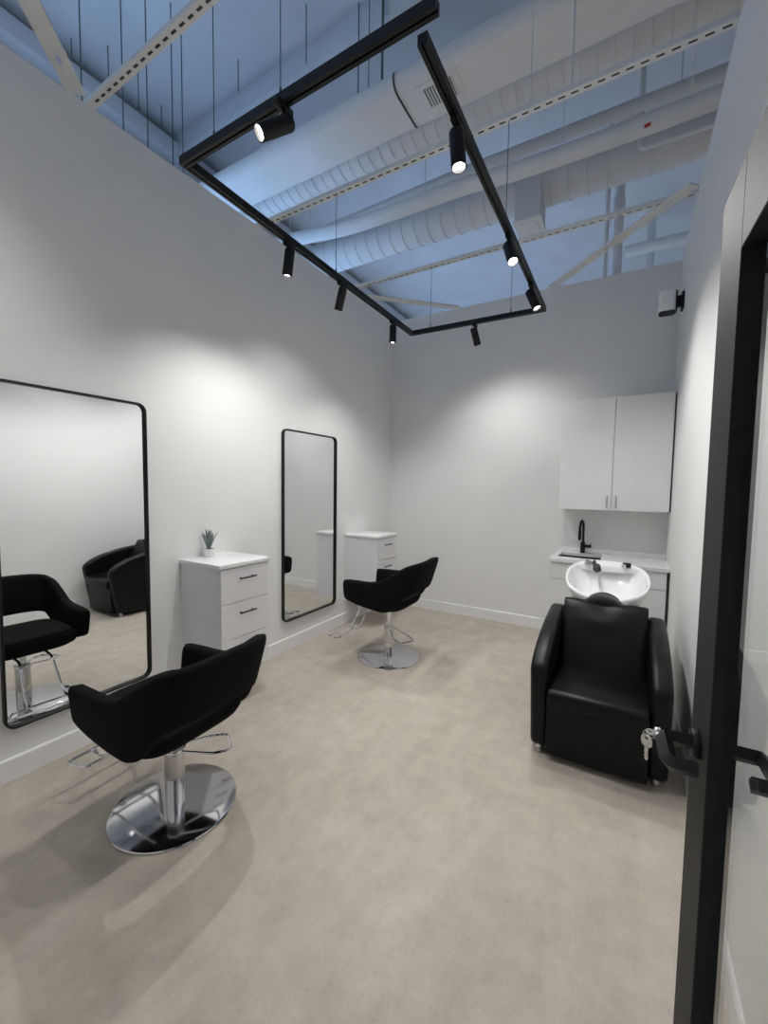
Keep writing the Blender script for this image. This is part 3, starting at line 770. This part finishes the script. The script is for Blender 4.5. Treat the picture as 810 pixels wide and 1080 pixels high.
# sagging insulated pipe
path = catmull([(-1.8, 3.82, 4.57), (-.8, 3.82, 4.50), (0, 3.82, 4.405), (.7, 3.82, 4.385), (1.3, 3.82, 4.385), (1.85, 3.82, 4.350), (2.5, 3.82, 4.342), (3.2, 3.82, 4.355), (4.2, 3.82, 4.40), (6, 3.82, 4.45)], 8)
cp = thing('insulated_pipe', 'sagging white insulated pipe running across in front of the ribbed ducts', 'pipe', (1.5, 3.82, 4.36))
b = BM(); add_tube(b, path, .070, 20); obj('pipe_body', b, M['duct'], cp)
for hx in (-.5, .95, 2.2, 3.6):
    b = BM(); add_tube(b, [(hx, 3.82, 4.44), (hx, 3.82, DECK)], .005, 8); obj('pipe_hanger', b, M['steel_white'], cp)
b = BM(); add_cyl(b, (2.77, 3.82-.055, 4.345-.05), (2.81, 3.82-.055, 4.345-.045), .012, seg=10); obj('red_tag', b, M['red'], cp)
b = BM(); add_tube(b, [(-1.8, 4.02, 4.58), (0, 4.02, 4.62), (1.2, 4.02, 4.66), (3, 4.02, 4.66), (6, 4.02, 4.66)], .05, 16); wp = obj('water_pipe', b, M['duct']); tag(wp, 'straight white pipe behind the sagging insulated pipe', 'pipe'); straps(wp, (-1.0, 3.0, 4.6), 4.02, 4.6)
b = BM(); add_tube(b, rounded([(2.745, 4.16, DECK), (2.745, 4.16, 4.41), (6, 4.16, 4.41)], .05), .021, 12)
tag(obj('bent_conduit', b, M['steel_white']), 'thin white conduit dropping from the deck and turning right', 'pipe')
b = BM(); add_tube(b, [(2.46, 5.22, 0.0), (2.46, 5.22, DECK)], .024, 14); tag(obj('riser_pipe', b, M['steel_white']), 'thin white vertical pipe beyond the back wall, left of the thicker one', 'pipe')
b = BM(); add_tube(b, [(2.565, 5.30, 0.0), (2.565, 5.30, DECK)], .052, 18)
add_cyl(b, (2.565, 5.30, 4.55), (2.565, 5.30, 4.75), .060, .060, 20, .01)
tag(obj('riser_pipe', b, M['steel_white']), 'thick white vertical pipe beyond the back wall beside the thin one', 'pipe')
b = BM(); add_tube(b, [(2.60, 7.0, 4.98), (6, 7.0, 4.98)], .075, 16); xx = 3.12; add_cyl(b, (xx, 7.0, 4.98), (xx+.05, 7.0, 4.98), .085, seg=18)
dp = obj('drain_pipe', b, M['steel_white']); straps(dp, (3.9, 5.2), 7.0, 5.02)
tag(dp, 'white horizontal pipe low behind the back wall at the right', 'pipe')
b = BM(); add_box(b, 2.86, 2.96, 7.10, 7.20, 0.0, DECK, .004); tag(obj('steel_post', b, M['steel_white']), 'white vertical post under the horizontal pipe behind the back wall', 'post')
# roof beam
b = BM(); add_box(b, -1.84, 8.0, 3.0, 3.14, 5.30, DECK, .004); tag(obj('roof_beam', b, M['deck']), 'pale beam along the roof deck behind the front rail of the track', 'beam')
b = BM(); add_box(b, -1.84, -1.70, -3.2, 9.8, 5.22, 5.38, .004); tag(obj('ledger_beam', b, M['deck']), 'pale long ledger at the top of the outer wall beyond the left partition', 'beam')

# hanger rods
def rod(x, y, z0, z1, label, r=.0045, nut=False, group='thin rods hanging from the roof deck', mt=None):
    b = BM(); add_tube(b, [(x, y, z0), (x, y, z1)], r, 8)
    if nut: add_cyl(b, (x, y, z0), (x, y, z0+.03), .012, .010, 10)
    tag(obj('hanger_rod', b, mt or M['wire']), label, 'rod', group)
for x, y, n_ in ((-.6, 1.54, 'leftmost'), (-.6, 1.815, 'second from the left'), (-.6, 2.0, 'third from the left'), (-.6, 2.21, 'fourth from the left'), (-.6, 2.30, 'fifth from the left')):
    rod(x, y, 2.9, DECK, 'long thin grey rod behind the left wall top, '+n_)
for x, y, z, n_ in ((-1.616, 1.931, 5.309, 'leftmost of them'), (-1.402, 2.126, 5.234, 'second from the left'), (-1.21, 2.282, 4.994, 'with a dark nut'), (-1.552, 2.71, 5.295, 'just over the left wall top'), (-1.313, 2.784, 5.112, 'near the left track corner'), (-.484, 2.791, 5.219, 'above the front rail'), (.355, 2.769, 5.052, 'high above the front rail')):
    rod(x, y, z, DECK, 'short grey rod stub below the deck, '+n_, nut=(z < 5.0))
for x, r, n_ in ((.736, .005, 'leftmost of three'), (.838, .004, 'middle of three'), (.964, .010, 'thickest and rightmost of three')):
    rod(x, DY+.06, DZ+DH, DECK, 'rod from the deck to the large smooth duct, '+n_, r, group='rods holding the large duct')
rod(3.014, 3.20, 4.03, DECK, 'thin rod with a dark nut at the upper right beside the wall', .004, True, mt=M['steel_white'])
rod(2.20, 2.592, H+.026, DECK, 'thin pale rod standing on the middle strut, left of the thicker one', .004, mt=M['steel_white'])
rod(2.42, 2.592, H+.026, DECK, 'thicker pale rod standing on the middle strut near its right end', .006, mt=M['steel_white'])

# unseen area lamps added beyond the partitions, bouncing fill light onto the deck
for x, y, sx, sy, e in ((1.6, 7.4, 4.0, 2.0, 75), (5.6, 3.0, 2.0, 5.0, 60), (1.5, -1.7, 3.0, 1.2, 35)):
    l = bpy.data.lights.new('added_fill_lamp', 'AREA'); l.shape = 'RECTANGLE'; l.size = sx; l.size_y = sy; l.energy = e; l.color = (1.0, .97, .93)
    lo = bpy.data.objects.new('added_fill_lamp', l); COL.objects.link(lo); lo.location = (x, y, 3.3)

# ------------------------------------------------------------------ daylight and view
w = bpy.data.worlds.new('world'); S.world = w; w.use_nodes = True
bg = w.node_tree.nodes['Background']; bg.inputs[0].default_value = (0.36, 0.60, 1.0, 1); bg.inputs[1].default_value = 2.35
vs = S.view_settings
vs.view_transform = 'Standard'; vs.look = 'None'; vs.exposure = -0.12; vs.gamma = 1.0; vs.use_curve_mapping = False
